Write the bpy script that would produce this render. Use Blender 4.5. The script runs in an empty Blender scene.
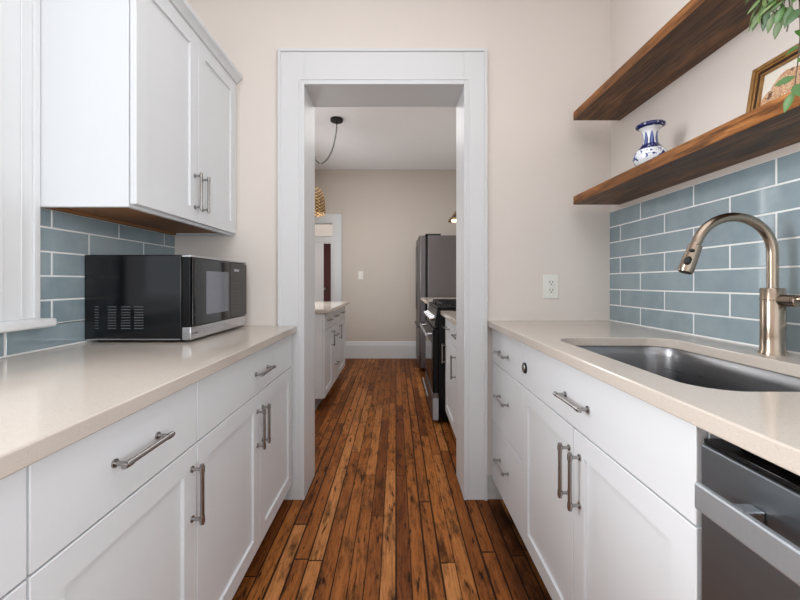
import bpy, bmesh, math, random
from mathutils import Vector, Matrix
random.seed(7)
R = math.radians
scene = bpy.context.scene
COL = scene.collection
D = bpy.data

# ------------------------------------------------------------------ camera, world, lights, exposure
EYE = 1.112
cam = D.cameras.new('camera'); camo = D.objects.new('camera', cam); COL.objects.link(camo)
camo.location = (0, 0, EYE); camo.rotation_euler = (R(90), 0, 0)
cam.sensor_fit = 'HORIZONTAL'; cam.sensor_width = 36.0; cam.lens = 36.0 * 380 / 800
cam.shift_x = 4 / 800; cam.shift_y = -17.5 / 800
cam.clip_start = 0.02
scene.camera = camo

world = D.worlds.new('world'); scene.world = world; world.use_nodes = True
bg = world.node_tree.nodes['Background']
bg.inputs[0].default_value = (0.86, 0.93, 1.0, 1); bg.inputs[1].default_value = 1.0

def area(name, loc, rot, sx, sy, power, color=(1, 1, 1)):
    l = D.lights.new(name, 'AREA'); l.shape = 'RECTANGLE'; l.size = sx; l.size_y = sy
    l.energy = power; l.color = color
    o = D.objects.new(name, l); COL.objects.link(o); o.location = loc; o.rotation_euler = rot
    return o
# daylight through the left window, then added fills for the near and far rooms
area('window_daylight', (-3.6, 0.75, 1.95), (0, R(-90), 0), 2.2, 1.8, 190, (0.985, 0.99, 1.0))
area('rear_fill_light', (0.0, -2.30, 1.45), (R(90), 0, 0), 2.0, 2.1, 9, (0.985, 0.99, 1.0))  # added fill in front of the rear opening
area('right_fill_light', (1.45, -0.95, 1.35), (0, R(90), 0), 1.3, 1.4, 60, (0.985, 0.99, 1.0))  # added lateral fill, aimed at the left cabinets
area('ceiling_fill_light', (0.0, 0.10, 2.77), (0, 0, 0), 1.5, 2.4, 15, (0.98, 0.99, 1.0))  # added overhead fill, no fixture modelled
area('far_ceiling_fill_light', (-0.1, 3.5, 2.72), (0, 0, 0), 1.4, 1.8, 17, (1.0, 0.985, 0.97))  # added overhead fill for the far room
area('far_side_fill_light', (-1.24, 3.95, 1.55), (0, R(-90), 0), 1.0, 0.8, 19, (0.95, 0.98, 1.0))  # added side fill; the far left wall has no opening
area('hall_lamp_light', (-1.3, 6.3, 2.6), (0, 0, 0), 0.8, 0.8, 6, (1.0, 0.96, 0.9))
area('back_room_light', (-1.6, 8.0, 2.4), (0, 0, 0), 0.8, 0.8, 9, (1.0, 0.96, 0.9))

scene.view_settings.view_transform = 'Standard'
scene.view_settings.look = 'None'
scene.view_settings.gamma = 1.0
scene.view_settings.use_curve_mapping = False
scene.view_settings.exposure = 0.25

# ------------------------------------------------------------------ materials
def lin(c):
    return tuple(((v / 255) / 12.92 if v <= 10 else (((v / 255) + 0.055) / 1.055) ** 2.4) for v in c) + (1,)

class NT:
    def __init__(s, name):
        s.m = D.materials.new(name); s.m.use_nodes = True
        s.t = s.m.node_tree; s.b = s.t.nodes['Principled BSDF']
    def n(s, kind, **kw):
        x = s.t.nodes.new('ShaderNode' + kind)
        for k, v in kw.items(): setattr(x, k, v)
        return x
    def l(s, a, b): s.t.links.new(a, b)
    def math(s, op, a, b=None, c=None):
        x = s.n('Math', operation=op)
        for i, v in enumerate((a, b, c)):
            if v is None: continue
            if hasattr(v, 'node'): s.l(v, x.inputs[i])
            else: x.inputs[i].default_value = v
        return x.outputs[0]
    def mix(s, f, a, b, mode='MIX'):
        x = s.n('Mix', data_type='RGBA', blend_type=mode)
        for i, v in ((0, f), (6, a), (7, b)):
            if hasattr(v, 'node'): s.l(v, x.inputs[i])
            else: x.inputs[i].default_value = v
        return x.outputs[2]
    def ramp(s, f, stops, interp='LINEAR'):
        x = s.n('ValToRGB'); cr = x.color_ramp; cr.interpolation = interp
        while len(cr.elements) < len(stops): cr.elements.new(0.5)
        for e, (p, c) in zip(cr.elements, stops): e.position = p; e.color = c
        s.l(f, x.inputs[0]); return x.outputs[0]
    def coords(s, scale=(1, 1, 1), kind='Object'):
        tc = s.n('TexCoord'); mp = s.n('Mapping'); mp.inputs['Scale'].default_value = scale
        s.l(tc.outputs[kind], mp.inputs[0]); return mp.outputs[0]
    def noise(s, vec, scale, detail=3, rough=0.5, dist=0.0):
        x = s.n('TexNoise'); x.inputs['Scale'].default_value = scale; x.inputs['Detail'].default_value = detail
        x.inputs['Roughness'].default_value = rough; x.inputs['Distortion'].default_value = dist
        s.l(vec, x.inputs['Vector']); return x.outputs['Fac']
    def bump(s, h, strength=0.2, dist=0.01):
        x = s.n('Bump'); x.inputs['Strength'].default_value = strength; x.inputs['Distance'].default_value = dist
        s.l(h, x.inputs['Height']); s.l(x.outputs[0], s.b.inputs['Normal'])
    def set(s, **kw):
        for k, v in kw.items():
            i = s.b.inputs[k]
            if hasattr(v, 'node'): s.l(v, i)
            else: i.default_value = v

def plain(name, rgb, rough=0.5, metal=0.0, var=0.04, nscale=6.0, bump=0.0, bscale=200, spec=0.5, coat=0.0):
    """painted / moulded surface with a faint procedural unevenness"""
    q = NT(name); v = q.coords()
    c = lin(rgb)
    d = tuple(max(0, x * (1 - var)) for x in c[:3]) + (1,)
    u = tuple(min(1, x * (1 + var)) for x in c[:3]) + (1,)
    q.set(**{'Base Color': q.mix(q.noise(v, nscale), d, u), 'Roughness': rough, 'Metallic': metal,
             'Specular IOR Level': spec, 'Coat Weight': coat})
    if bump: q.bump(q.noise(v, bscale, 2), bump, 0.002)
    return q.m

def brushed(name, rgb, rough=0.28, stretch=(4, 4, 200), amt=0.12):
    q = NT(name); v = q.coords(stretch); nz = q.noise(v, 3, 4)
    c = lin(rgb)
    q.set(**{'Base Color': q.mix(nz, tuple(x * (1 - amt) for x in c[:3]) + (1,), tuple(min(1, x * (1 + amt)) for x in c[:3]) + (1,)),
             'Metallic': 1.0, 'Roughness': q.math('MULTIPLY_ADD', nz, 0.14, rough - 0.07)})
    return q.m

M = {}
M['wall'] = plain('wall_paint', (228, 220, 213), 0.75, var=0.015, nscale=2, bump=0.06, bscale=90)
M['wall_dimmed'] = plain('wall_paint_dimmed', (206, 197, 188), 0.75, var=0.015, nscale=2, bump=0.06, bscale=90)  # same wall paint; the far room's dimmer light put in as darker colour
M['ceiling'] = plain('ceiling_paint', (240, 240, 243), 0.8, var=0.01, bump=0.05, bscale=60)
M['cabinet'] = plain('cabinet_paint', (221, 224, 227), 0.38, var=0.008)
M['trim'] = plain('trim_paint', (220, 222, 224), 0.42, var=0.012, bump=0.04, bscale=40)
M['toe'] = plain('toe_board_paint', (170, 170, 170), 0.6)
M['nickel'] = plain('brushed_nickel', (162, 160, 158), 0.26, metal=1.0, var=0.02)
M['bronze'] = brushed('faucet_bronze_nickel', (158, 143, 128), 0.22, (6, 6, 160), 0.06)
M['steel'] = brushed('sink_steel', (140, 140, 142), 0.30, (3, 3, 60), 0.15)
M['dishwasher_steel'] = brushed('dark_stainless', (138, 145, 151), 0.38, (4, 4, 240), 0.08)
M['bar_steel'] = brushed('bar_stainless', (204, 211, 217), 0.45, (4, 240, 4), 0.05)
M['fridge_steel'] = brushed('fridge_slate', (122, 119, 121), 0.42, (3, 3, 90), 0.06)
M['bright_steel'] = brushed('bright_stainless', (196, 197, 200), 0.25, (4, 120, 4), 0.08)
M['black'] = plain('black_enamel', (8, 8, 10), 0.32, var=0.2, spec=0.25)
M['black_body'] = plain('black_painted_metal', (5, 6, 11), 0.14, var=0.1, bump=0.02, bscale=300, spec=0.5)
M['black_matte'] = plain('black_rubber', (16, 16, 17), 0.6, var=0.1)
M['slot'] = plain('dark_recess', (4, 4, 5), 0.9, var=0.1)
M['slot_rim'] = plain('slot_pressed_edge', (120, 126, 134), 0.35)
M['glass_black'] = plain('black_glass', (5, 5, 7), 0.06, var=0.1)
M['window_reflection'] = plain('oven_window_reflection', (112, 115, 124), 0.10, var=0.06, nscale=30)  # pale grey stands in for the reflection on the door glass
M['marking'] = plain('white_printing', (205, 208, 212), 0.5)
M['dark_marking'] = plain('grey_printing', (84, 86, 90), 0.5)
M['plastic_white'] = plain('white_plastic', (238, 237, 230), 0.35, var=0.01)
M['raw_wood'] = plain('cabinet_underside_ply', (150, 104, 66), 0.6, var=0.18, nscale=9)
M['cast'] = plain('cast_iron', (18, 18, 19), 0.55, var=0.2, bump=0.1, bscale=120)
M['cord'] = None
M['red_door'] = plain('dark_red_door', (86, 24, 22), 0.4, var=0.2, nscale=10)
M['hood_wood'] = plain('hood_dark_wood', (92, 66, 40), 0.5, var=0.25, nscale=14)
M['grey_panel'] = plain('grey_range_drawer_side', (176, 180, 186), 0.4)

def quartz():
    q = NT('beige_quartz'); v = q.coords()
    n1 = q.noise(v, 260, 2); n2 = q.noise(v, 5, 4)
    vo = q.n('TexVoronoi'); vo.inputs['Scale'].default_value = 230; q.l(v, vo.inputs['Vector'])
    base = q.mix(n2, lin((194, 184, 173)), lin((202, 192, 182)))
    base = q.mix(q.ramp(n1, [(0.55, (0, 0, 0, 1)), (0.80, (0.5, 0.5, 0.5, 1))]), base, lin((216, 208, 199)))
    speck = q.ramp(vo.outputs['Distance'], [(0.10, (1, 1, 1, 1)), (0.17, (0, 0, 0, 1))])
    gate = q.ramp(q.noise(v, 90, 1), [(0.46, (0, 0, 0, 1)), (0.54, (1, 1, 1, 1))])
    base = q.mix(q.math('MULTIPLY', q.math('MULTIPLY', speck, gate), 0.8), base, lin((138, 122, 106)))
    q.set(**{'Base Color': base, 'Roughness': 0.13, 'Specular IOR Level': 0.5})
    return q.m
M['quartz'] = quartz()

def tile():
    q = NT('glazed_blue_grey_tile'); v = q.coords()
    g = q.n('NewGeometry')
    rnd = g.outputs['Random Per Island']
    c = q.ramp(rnd, [(0, lin((126, 146, 156))), (0.5, lin((135, 155, 164))), (1, lin((144, 162, 170)))])
    cl = q.noise(v, 9, 4, 0.6)
    c = q.mix(q.ramp(cl, [(0.3, (0, 0, 0, 1)), (0.75, (1, 1, 1, 1))]), c, lin((152, 169, 176)))
    q.set(**{'Base Color': c, 'Roughness': 0.12, 'Specular IOR Level': 0.55, 'Coat Weight': 0.3, 'Coat Roughness': 0.05})
    q.bump(q.noise(v, 14, 2), 0.05, 0.02)
    return q.m
M['tile'] = tile()
M['grout'] = plain('white_grout', (240, 242, 242), 0.85, var=0.03, nscale=40)

def floor_mat():
    q = NT('reclaimed_oak_strip_floor')
    tc = q.n('TexCoord'); sp = q.n('SeparateXYZ'); q.l(tc.outputs['Object'], sp.inputs[0])
    x, y = sp.outputs[0], sp.outputs[1]
    w = 0.0585
    xs = q.math('DIVIDE', x, w)
    row = q.math('FLOOR', xs)
    wn = q.n('TexWhiteNoise', noise_dimensions='1D'); q.l(row, wn.inputs['W'])
    ys = q.math('MULTIPLY_ADD', wn.outputs['Value'], 7.3, q.math('DIVIDE', y, 1.25))
    cell = q.math('FLOOR', ys)
    cb = q.n('CombineXYZ'); q.l(row, cb.inputs[0]); q.l(cell, cb.inputs[1])
    wn2 = q.n('TexWhiteNoise', noise_dimensions='2D'); q.l(cb.outputs[0], wn2.inputs['Vector'])
    rnd = wn2.outputs['Value']
    # grain coordinates shifted board by board
    off = q.n('VectorMath', operation='SCALE'); off.inputs['Scale'].default_value = 13.0
    q.l(wn2.outputs['Color'], off.inputs[0])
    add = q.n('VectorMath', operation='ADD'); q.l(tc.outputs['Object'], add.inputs[0]); q.l(off.outputs[0], add.inputs[1])
    mp = q.n('Mapping'); mp.inputs['Scale'].default_value = (60, 4.0, 1); q.l(add.outputs[0], mp.inputs[0])
    grain = q.noise(mp.outputs[0], 1.9, 8, 0.72, 0.8)
    mp2 = q.n('Mapping'); mp2.inputs['Scale'].default_value = (9, 2.2, 1); q.l(add.outputs[0], mp2.inputs[0])
    blot = q.noise(mp2.outputs[0], 2.2, 6, 0.72)
    mp3 = q.n('Mapping'); mp3.inputs['Scale'].default_value = (55, 9, 1); q.l(add.outputs[0], mp3.inputs[0])
    gouge = q.noise(mp3.outputs[0], 1.0, 3, 0.5)
    base = q.ramp(rnd, [(0.0, lin((122, 69, 34))), (0.3, lin((152, 91, 45))), (0.7, lin((174, 108, 55))), (1.0, lin((206, 140, 84)))])
    g2 = q.ramp(grain, [(0.30, (0.25, 0.21, 0.18, 1)), (0.46, (0.72, 0.70, 0.68, 1)), (0.60, (1.0, 1.0, 1.0, 1))])
    c = q.mix(1.0, base, g2, 'MULTIPLY')
    c = q.mix(q.ramp(blot, [(0.50, (0, 0, 0, 1)), (0.66, (0.8, 0.8, 0.8, 1))]), c, lin((42, 22, 10)))
    c = q.mix(q.ramp(blot, [(0.26, (0.35, 0.35, 0.35, 1)), (0.40, (0, 0, 0, 1))]), c, lin((186, 132, 82)))
    c = q.mix(q.ramp(gouge, [(0.63, (0, 0, 0, 1)), (0.70, (0.9, 0.9, 0.9, 1))]), c, lin((20, 11, 7)))
    # darker ragged band along the run of base cabinets on the right
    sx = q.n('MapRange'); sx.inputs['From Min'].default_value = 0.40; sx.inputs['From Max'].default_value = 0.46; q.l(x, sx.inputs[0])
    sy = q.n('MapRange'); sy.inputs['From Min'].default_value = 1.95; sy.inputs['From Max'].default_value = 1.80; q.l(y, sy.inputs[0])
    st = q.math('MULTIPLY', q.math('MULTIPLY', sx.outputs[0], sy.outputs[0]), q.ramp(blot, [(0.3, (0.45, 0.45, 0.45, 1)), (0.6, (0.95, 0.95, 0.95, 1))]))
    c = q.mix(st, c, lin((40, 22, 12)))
    fx = q.math('FRACT', xs); ex = q.math('MINIMUM', fx, q.math('SUBTRACT', 1.0, fx))
    fy = q.math('FRACT', ys); ey = q.math('MULTIPLY', q.math('MINIMUM', fy, q.math('SUBTRACT', 1.0, fy)), 21.0)
    wn3 = q.n('TexWhiteNoise', noise_dimensions='1D'); q.l(q.math('ROUND', xs), wn3.inputs['W'])
    gapw = q.math('MULTIPLY_ADD', wn3.outputs['Value'], 0.055, 0.026)
    e = q.math('MINIMUM', ex, ey)
    gap = q.math('LESS_THAN', e, gapw)
    c = q.mix(q.math('MULTIPLY', gap, 0.92), c, lin((22, 11, 6)))
    q.set(**{'Base Color': c, 'Roughness': q.math('MULTIPLY_ADD', grain, 0.30, 0.30), 'Specular IOR Level': 0.07})
    h = q.math('SUBTRACT', q.math('MULTIPLY', grain, 0.35), q.math('ADD', gap, q.math('MULTIPLY', gouge, 0.3)))
    q.bump(h, 0.35, 0.004)
    return q.m
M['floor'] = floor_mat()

def shelf_wood(name, ramp, dark):
    q = NT(name)
    v = q.coords((16, 1.6, 16))
    n1 = q.noise(v, 1.4, 6, 0.6, 1.2); v2 = q.coords((5, 1.2, 5)); n2 = q.noise(v2, 1.6, 4, 0.55, 0.5)
    v3 = q.coords((110, 7, 110)); n3 = q.noise(v3, 1.0, 6, 0.7)
    c = q.ramp(n1, [(p, lin(k)) for p, k in zip((0.25, 0.40, 0.55, 0.75), ramp)])
    c = q.mix(q.ramp(n2, [(0.46, (0, 0, 0, 1)), (0.64, (0.65, 0.65, 0.65, 1))]), c, lin(dark))
    c = q.mix(q.ramp(n3, [(0.36, (0.75, 0.75, 0.75, 1)), (0.5, (0, 0, 0, 1))]), c, lin((44, 26, 15)))
    q.set(**{'Base Color': c, 'Roughness': 0.42, 'Specular IOR Level': 0.2})
    q.bump(n3, 0.15, 0.003)
    return q.m
M['shelf'] = shelf_wood('stained_plank_wood', ((50, 34, 22), (88, 62, 42), (124, 88, 58), (166, 116, 72)), (62, 54, 50))
M['shelf_edge_lit'] = shelf_wood('orange_brown_lit_board_edge', ((62, 36, 18), (124, 78, 40), (164, 107, 58), (204, 152, 98)), (92, 60, 36))  # warmer edge stain plus the brighter light on the fronts, painted in

def frame_wood():
    q = NT('antique_gold_wood'); v = q.coords((30, 30, 30)); n = q.noise(v, 2, 4)
    q.set(**{'Base Color': q.mix(n, lin((118, 82, 42)), lin((184, 140, 84))), 'Roughness': 0.35, 'Metallic': 0.25})
    return q.m
M['frame'] = frame_wood()

def art():
    q = NT('autumn_hillside_print'); v = q.coords((1, 1, 1))
    sp = q.n('SeparateXYZ'); q.l(v, sp.inputs[0])
    n = q.noise(v, 42, 5, 0.75); big = q.noise(v, 14, 3)
    line = q.math('ADD', q.math('MULTIPLY', q.math('SUBTRACT', big, 0.5), 0.09), q.math('MINIMUM', q.math('MULTIPLY_ADD', sp.outputs[1], -1.1, 0.082), 0.172))
    mask = q.math('LESS_THAN', sp.outputs[2], line)
    body = q.ramp(n, [(0.36, lin((66, 40, 32))), (0.44, lin((140, 92, 66))), (0.50, lin((226, 196, 160))), (0.56, lin((172, 104, 60))), (0.64, lin((238, 222, 200)))])
    c = q.mix(mask, lin((226, 220, 208)), body)
    q.set(**{'Base Color': c, 'Roughness': 0.5})
    return q.m
M['art'] = art()

def porcelain():
    q = NT('blue_and_white_porcelain')
    tc = q.n('TexCoord'); sp = q.n('SeparateXYZ'); q.l(tc.outputs['Object'], sp.inputs[0])
    x, y, z = sp.outputs
    ang = q.math('ARCTAN2', y, x)
    white = lin((232, 236, 240)); blue = lin((28, 36, 96)); mid = lin((92, 110, 170))
    def band(lo, hi): return q.math('MULTIPLY', q.math('GREATER_THAN', z, lo), q.math('LESS_THAN', z, hi))
    # slender leaves on the neck
    lf = q.math('ABSOLUTE', q.math('SINE', q.math('MULTIPLY', ang, 4.0)))
    top = q.math('MULTIPLY_ADD', lf, 0.048, 0.0975)
    leaf = q.math('MULTIPLY', q.math('MULTIPLY', band(0.092, 0.150), q.math('LESS_THAN', z, top)), q.math('GREATER_THAN', lf, 0.35))
    c = q.mix(leaf, white, q.mix(q.math('GREATER_THAN', lf, 0.86), blue, mid))
    # flower sprays on the belly
    n = q.noise(tc.outputs['Object'], 62, 2, 0.5, 0.8)
    spray = q.math('MULTIPLY', band(0.011, 0.072), q.math('GREATER_THAN', n, 0.56))
    c = q.mix(spray, c, q.mix(q.math('GREATER_THAN', n, 0.62), mid, blue))
    # dark bands on the shoulder and rim with white scrolls, thin line at the foot
    n2 = q.noise(tc.outputs['Object'], 110, 1, 0.5, 0.5)
    bands = q.math('ADD', q.math('ADD', band(0.077, 0.099), band(0.161, 0.181)), band(0.002, 0.009))
    scroll = q.math('MULTIPLY', q.math('GREATER_THAN', n2, 0.66), q.math('LESS_THAN', z, 0.176))
    c = q.mix(bands, c, q.mix(scroll, blue, white))
    q.set(**{'Base Color': c, 'Roughness': 0.12, 'Coat Weight': 0.4})
    return q.m
M['porcelain'] = porcelain()

def leaf_mat(name, a, b):
    q = NT(name); g = q.n('NewGeometry'); v = q.coords(); n = q.noise(v, 60, 3)
    c = q.mix(g.outputs['Random Per Island'], lin(a), lin(b))
    c = q.mix(q.math('MULTIPLY', n, 0.12), c, lin((170, 192, 130)))
    q.set(**{'Base Color': c, 'Roughness': 0.42, 'Subsurface Weight': 0.0})
    return q.m
M['leaf'] = leaf_mat('eucalyptus_leaf', (34, 66, 18), (96, 122, 62))
M['leaf_round'] = leaf_mat('bright_oval_leaf', (22, 68, 14), (64, 116, 34))
M['stem'] = plain('brown_green_stem', (84, 78, 62), 0.6, var=0.2, nscale=40)
M['pot'] = plain('pale_clay_pot', (206, 200, 190), 0.6)
M['soil'] = plain('potting_soil', (46, 34, 26), 0.95, var=0.3, nscale=60)

def rattan():
    q = NT('woven_rattan')
    tc = q.n('TexCoord'); sp = q.n('SeparateXYZ'); q.l(tc.outputs['Object'], sp.inputs[0])
    ang = q.math('ARCTAN2', sp.outputs[1], sp.outputs[0])
    a = q.math('SINE', q.math('MULTIPLY', ang, 19)); b = q.math('SINE', q.math('MULTIPLY', sp.outputs[2], 190))
    wv = q.math('MULTIPLY', a, b)
    n = q.noise(tc.outputs['Object'], 45, 3)
    c = q.ramp(q.math('ADD', q.math('MULTIPLY', wv, 0.45), n), [(0.2, lin((36, 24, 12))), (0.5, lin((112, 84, 48))), (0.8, lin((190, 156, 104)))])
    q.set(**{'Base Color': c, 'Roughness': 0.7}); q.bump(wv, 0.5, 0.004)
    return q.m
M['rattan'] = rattan()

def cord_mat():
    q = NT('braided_black_white_cord')
    tc = q.n('TexCoord'); sp = q.n('SeparateXYZ'); q.l(tc.outputs['Object'], sp.inputs[0])
    w = q.math('SINE', q.math('MULTIPLY', q.math('ADD', q.math('ADD', sp.outputs[2], sp.outputs[0]), q.math('MULTIPLY', sp.outputs[1], 0.5)), 210))
    q.set(**{'Base Color': q.ramp(w, [(0.66, lin((22, 22, 24))), (0.80, lin((190, 190, 190)))]), 'Roughness': 0.7})
    return q.m
M['cord'] = cord_mat()

def emit(name, rgb, s):
    q = NT(name); q.set(**{'Base Color': lin(rgb), 'Emission Color': lin(rgb), 'Emission Strength': s}); return q.m
M['bulb'] = emit('lit_bulb', (255, 226, 170), 8)
M['window_glow'] = None
def glass():
    q = NT('window_glass'); q.set(**{'Base Color': (1, 1, 1, 1), 'Roughness': 0.0, 'Transmission Weight': 1.0, 'IOR': 1.05}); return q.m
M['glass'] = glass()

# ------------------------------------------------------------------ mesh builder
class MB:
    def __init__(s): s.v = []; s.f = []; s.m = []
    def add(s, vs, fs, m=0):
        o = len(s.v); s.v += [tuple(p) for p in vs]
        for f in fs: s.f.append(tuple(i + o for i in f)); s.m.append(m)
        return s
    def box(s, x0, x1, y0, y1, z0, z1, m=0):
        x0, x1 = sorted((x0, x1)); y0, y1 = sorted((y0, y1)); z0, z1 = sorted((z0, z1))
        vs = [(x, y, z) for z in (z0, z1) for y in (y0, y1) for x in (x0, x1)]
        return s.add(vs, [(0, 2, 3, 1), (4, 5, 7, 6), (0, 1, 5, 4), (2, 6, 7, 3), (0, 4, 6, 2), (1, 3, 7, 5)], m)
    def prism(s, poly, axis, lo, hi, m=0):
        """poly in the two other axes (cyclic order), extruded along axis"""
        n = len(poly)
        def P(a, b, c):
            return {'x': (c, a, b), 'y': (a, c, b), 'z': (a, b, c)}[axis]
        vs = [P(a, b, lo) for a, b in poly] + [P(a, b, hi) for a, b in poly]
        fs = [tuple(range(n))[::-1], tuple(range(n, 2 * n))] + [(i, (i + 1) % n, n + (i + 1) % n, n + i) for i in range(n)]
        return s.add(vs, fs, m)
    def ring_path(s, pts, radii, seg=14, m=0, caps=True):
        pts = [Vector(p) for p in pts]; n = len(pts)
        if not hasattr(radii, '__len__'): radii = [radii] * n
        ref = None; vs = []
        for i, p in enumerate(pts):
            if i == 0: t = pts[1] - pts[0]
            elif i == n - 1: t = pts[-1] - pts[-2]
            else: t = (pts[i + 1] - pts[i]).normalized() + (pts[i] - pts[i - 1]).normalized()
            if t.length < 1e-9: t = (pts[min(i + 1, n - 1)] - pts[max(i - 1, 0)])
            if t.length < 1e-9: t = Vector((0, 0, 1))
            t.normalize()
            if ref is None:
                ref = Vector((0, 0, 1)) if abs(t.z) < 0.9 else Vector((1, 0, 0))
            u = ref - t * ref.dot(t)
            if u.length < 1e-6: u = t.orthogonal()
            u.normalize(); ref = u; w = t.cross(u)
            for k in range(seg):
                a = 2 * math.pi * k / seg
                vs.append(p + (u * math.cos(a) + w * math.sin(a)) * radii[i])
        fs = []
        for i in range(n - 1):
            for k in range(seg):
                k2 = (k + 1) % seg
                fs.append((i * seg + k, i * seg + k2, (i + 1) * seg + k2, (i + 1) * seg + k))
        if caps: fs += [tuple(range(seg))[::-1], tuple(range((n - 1) * seg, n * seg))]
        return s.add(vs, fs, m)
    def cyl(s, a, b, r, r2=None, seg=16, m=0):
        return s.ring_path([a, b], [r, r if r2 is None else r2], seg, m)
    def lathe(s, cx, cy, prof, seg=40, m=0, cap0=True, cap1=False):
        vs = []
        for r, z in prof:
            for k in range(seg):
                a = 2 * math.pi * k / seg; vs.append((cx + r * math.cos(a), cy + r * math.sin(a), z))
        n = len(prof); fs = []
        for i in range(n - 1):
            for k in range(seg):
                k2 = (k + 1) % seg
                fs.append((i * seg + k, i * seg + k2, (i + 1) * seg + k2, (i + 1) * seg + k))
        if cap0: fs.append(tuple(range(seg))[::-1])
        if cap1: fs.append(tuple(range((n - 1) * seg, n * seg)))
        return s.add(vs, fs, m)
    def shaker(s, X, n, y0, y1, z0, z1, t=0.019, rail=0.058, rec=0.008, m=0):
        """shaker front whose face lies in the plane x=X with outward normal n (+1/-1) along x"""
        def rect(x, d): return [(x, y0 + d, z0 + d), (x, y1 - d, z0 + d), (x, y1 - d, z1 - d), (x, y0 + d, z1 - d)]
        vs = rect(X - n * t, 0) + rect(X - n * 0.0014, 0) + rect(X, 0.0014) + rect(X, rail) + rect(X - n * rec, rail + 0.0012)
        fs = [(0, 1, 2, 3), (16, 17, 18, 19)]
        for a, b in ((0, 4), (4, 8), (8, 12), (12, 16)):
            for i in range(4): fs.append((a + i, a + (i + 1) % 4, b + (i + 1) % 4, b + i))
        return s.add(vs, fs, m)
    def build(s, name, mats, parent=None, bevel=0.0, segs=2, angle=35, kind=None, origin=None, solid=0):
        if not isinstance(mats, (list, tuple)): mats = [mats]
        o_ = Vector(origin) if origin is not None else (parent_loc(parent) if parent else Vector((0, 0, 0)))
        me = D.meshes.new(name)
        me.from_pydata([Vector(p) - o_ for p in s.v], [], s.f)
        for p, mi in zip(me.polygons, s.m): p.material_index = mi
        for mt in mats: me.materials.append(mt)
        bm = bmesh.new(); bm.from_mesh(me); bmesh.ops.recalc_face_normals(bm, faces=bm.faces); bm.to_mesh(me); bm.free()
        me.polygons.foreach_set('use_smooth', [True] * len(me.polygons))
        me.set_sharp_from_angle(angle=R(angle))
        o = D.objects.new(name, me); COL.objects.link(o)
        if parent: o.parent = parent; o.location = o_ - parent_loc(parent)
        else: o.location = o_
        if solid:
            q = o.modifiers.new('solidify', 'SOLIDIFY'); q.thickness = solid; q.offset = 0
        if bevel:
            b = o.modifiers.new('bevel', 'BEVEL'); b.width = bevel; b.segments = segs; b.limit_method = 'ANGLE'; b.angle_limit = R(32); b.harden_normals = False
        if kind: o['kind'] = kind
        return o

def parent_loc(o):
    l = Vector((0, 0, 0))
    while o: l = l + Vector(o.location); o = o.parent
    return l
def thing(name, loc, label, cat, group=None):
    o = D.objects.new(name, None); COL.objects.link(o); o.location = loc; o.empty_display_size = 0.1
    o['label'] = label; o['category'] = cat
    if group: o['group'] = group
    return o
def tag(o, label, cat, group=None):
    o['label'] = label; o['category'] = cat
    if group: o['group'] = group
    return o

# ------------------------------------------------------------------ room shell
XL, XR, YB, YB2, H = -1.150, 1.112, 1.964, 2.172, 2.79
OX0, OX1, OZ = -0.469, 0.348, 2.125            # clear opening of the cased doorway
FY = 5.58                                        # far wall of the next room
FXL, FXR = -1.27, 1.00
YR = -2.5                                        # wall behind the camera

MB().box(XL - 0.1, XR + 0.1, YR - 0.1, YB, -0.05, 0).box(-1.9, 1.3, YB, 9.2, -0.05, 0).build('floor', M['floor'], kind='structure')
MB().box(XL - 0.1, XR + 0.1, YR - 0.1, YB2, H, H + 0.08).build('ceiling', M['ceiling'], kind='structure')
MB().box(FXL - 0.1, FXR + 0.1, YB2, FY, H - 0.02, H + 0.08).build('ceiling_far', M['ceiling'], kind='structure')
MB().box(-2.6, 0.4, FY, 9.2, H - 0.02, H + 0.08).build('ceiling_hall', M['ceiling'], kind='structure')

j = 0.02
w = MB()
w.box(XL - 0.1, OX0 - j, YB, YB2, 0, H).box(OX1 + j, XR + 0.1, YB, YB2, 0, H).box(OX0 - j, OX1 + j, YB, YB2, OZ + j, H)
w.build('wall_back', M['wall'], kind='structure')
MB().box(XR, XR + 0.1, YR, -1.60, 0, H).box(XR, XR + 0.1, -0.30, YB, 0, H).box(XR, XR + 0.1, -1.60, -0.30, 0, 0.92).box(XR, XR + 0.1, -1.60, -0.30, 2.25, H).build('wall_right', M['wall'], kind='structure')
w = MB().box(XR, XR + 0.1, -1.60, -1.55, 0.92, 2.25).box(XR, XR + 0.1, -0.35, -0.30, 0.92, 2.25).box(XR, XR + 0.1, -1.55, -0.35, 2.20, 2.25).box(XR, XR + 0.1, -1.55, -0.35, 0.92, 0.97).box(XR + 0.03, XR + 0.07, -1.55, -0.35, 1.57, 1.61)
w.build('added_right_window', M['trim'], kind='structure', bevel=0.003)  # unseen frame and opening, added for the right-hand fill
# left wall with the window opening beside the camera
WY0, WY1, WZ0, WZ1 = 0.04, 1.07, 1.0, 2.40
w = MB()
w.box(XL - 0.1, XL, YR, WY0, 0, H).box(XL - 0.1, XL, WY1, YB, 0, H).box(XL - 0.1, XL, WY0, WY1, 0, WZ0).box(XL - 0.1, XL, WY0, WY1, WZ1, H)
w.build('wall_left', M['wall'], kind='structure')
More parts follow.
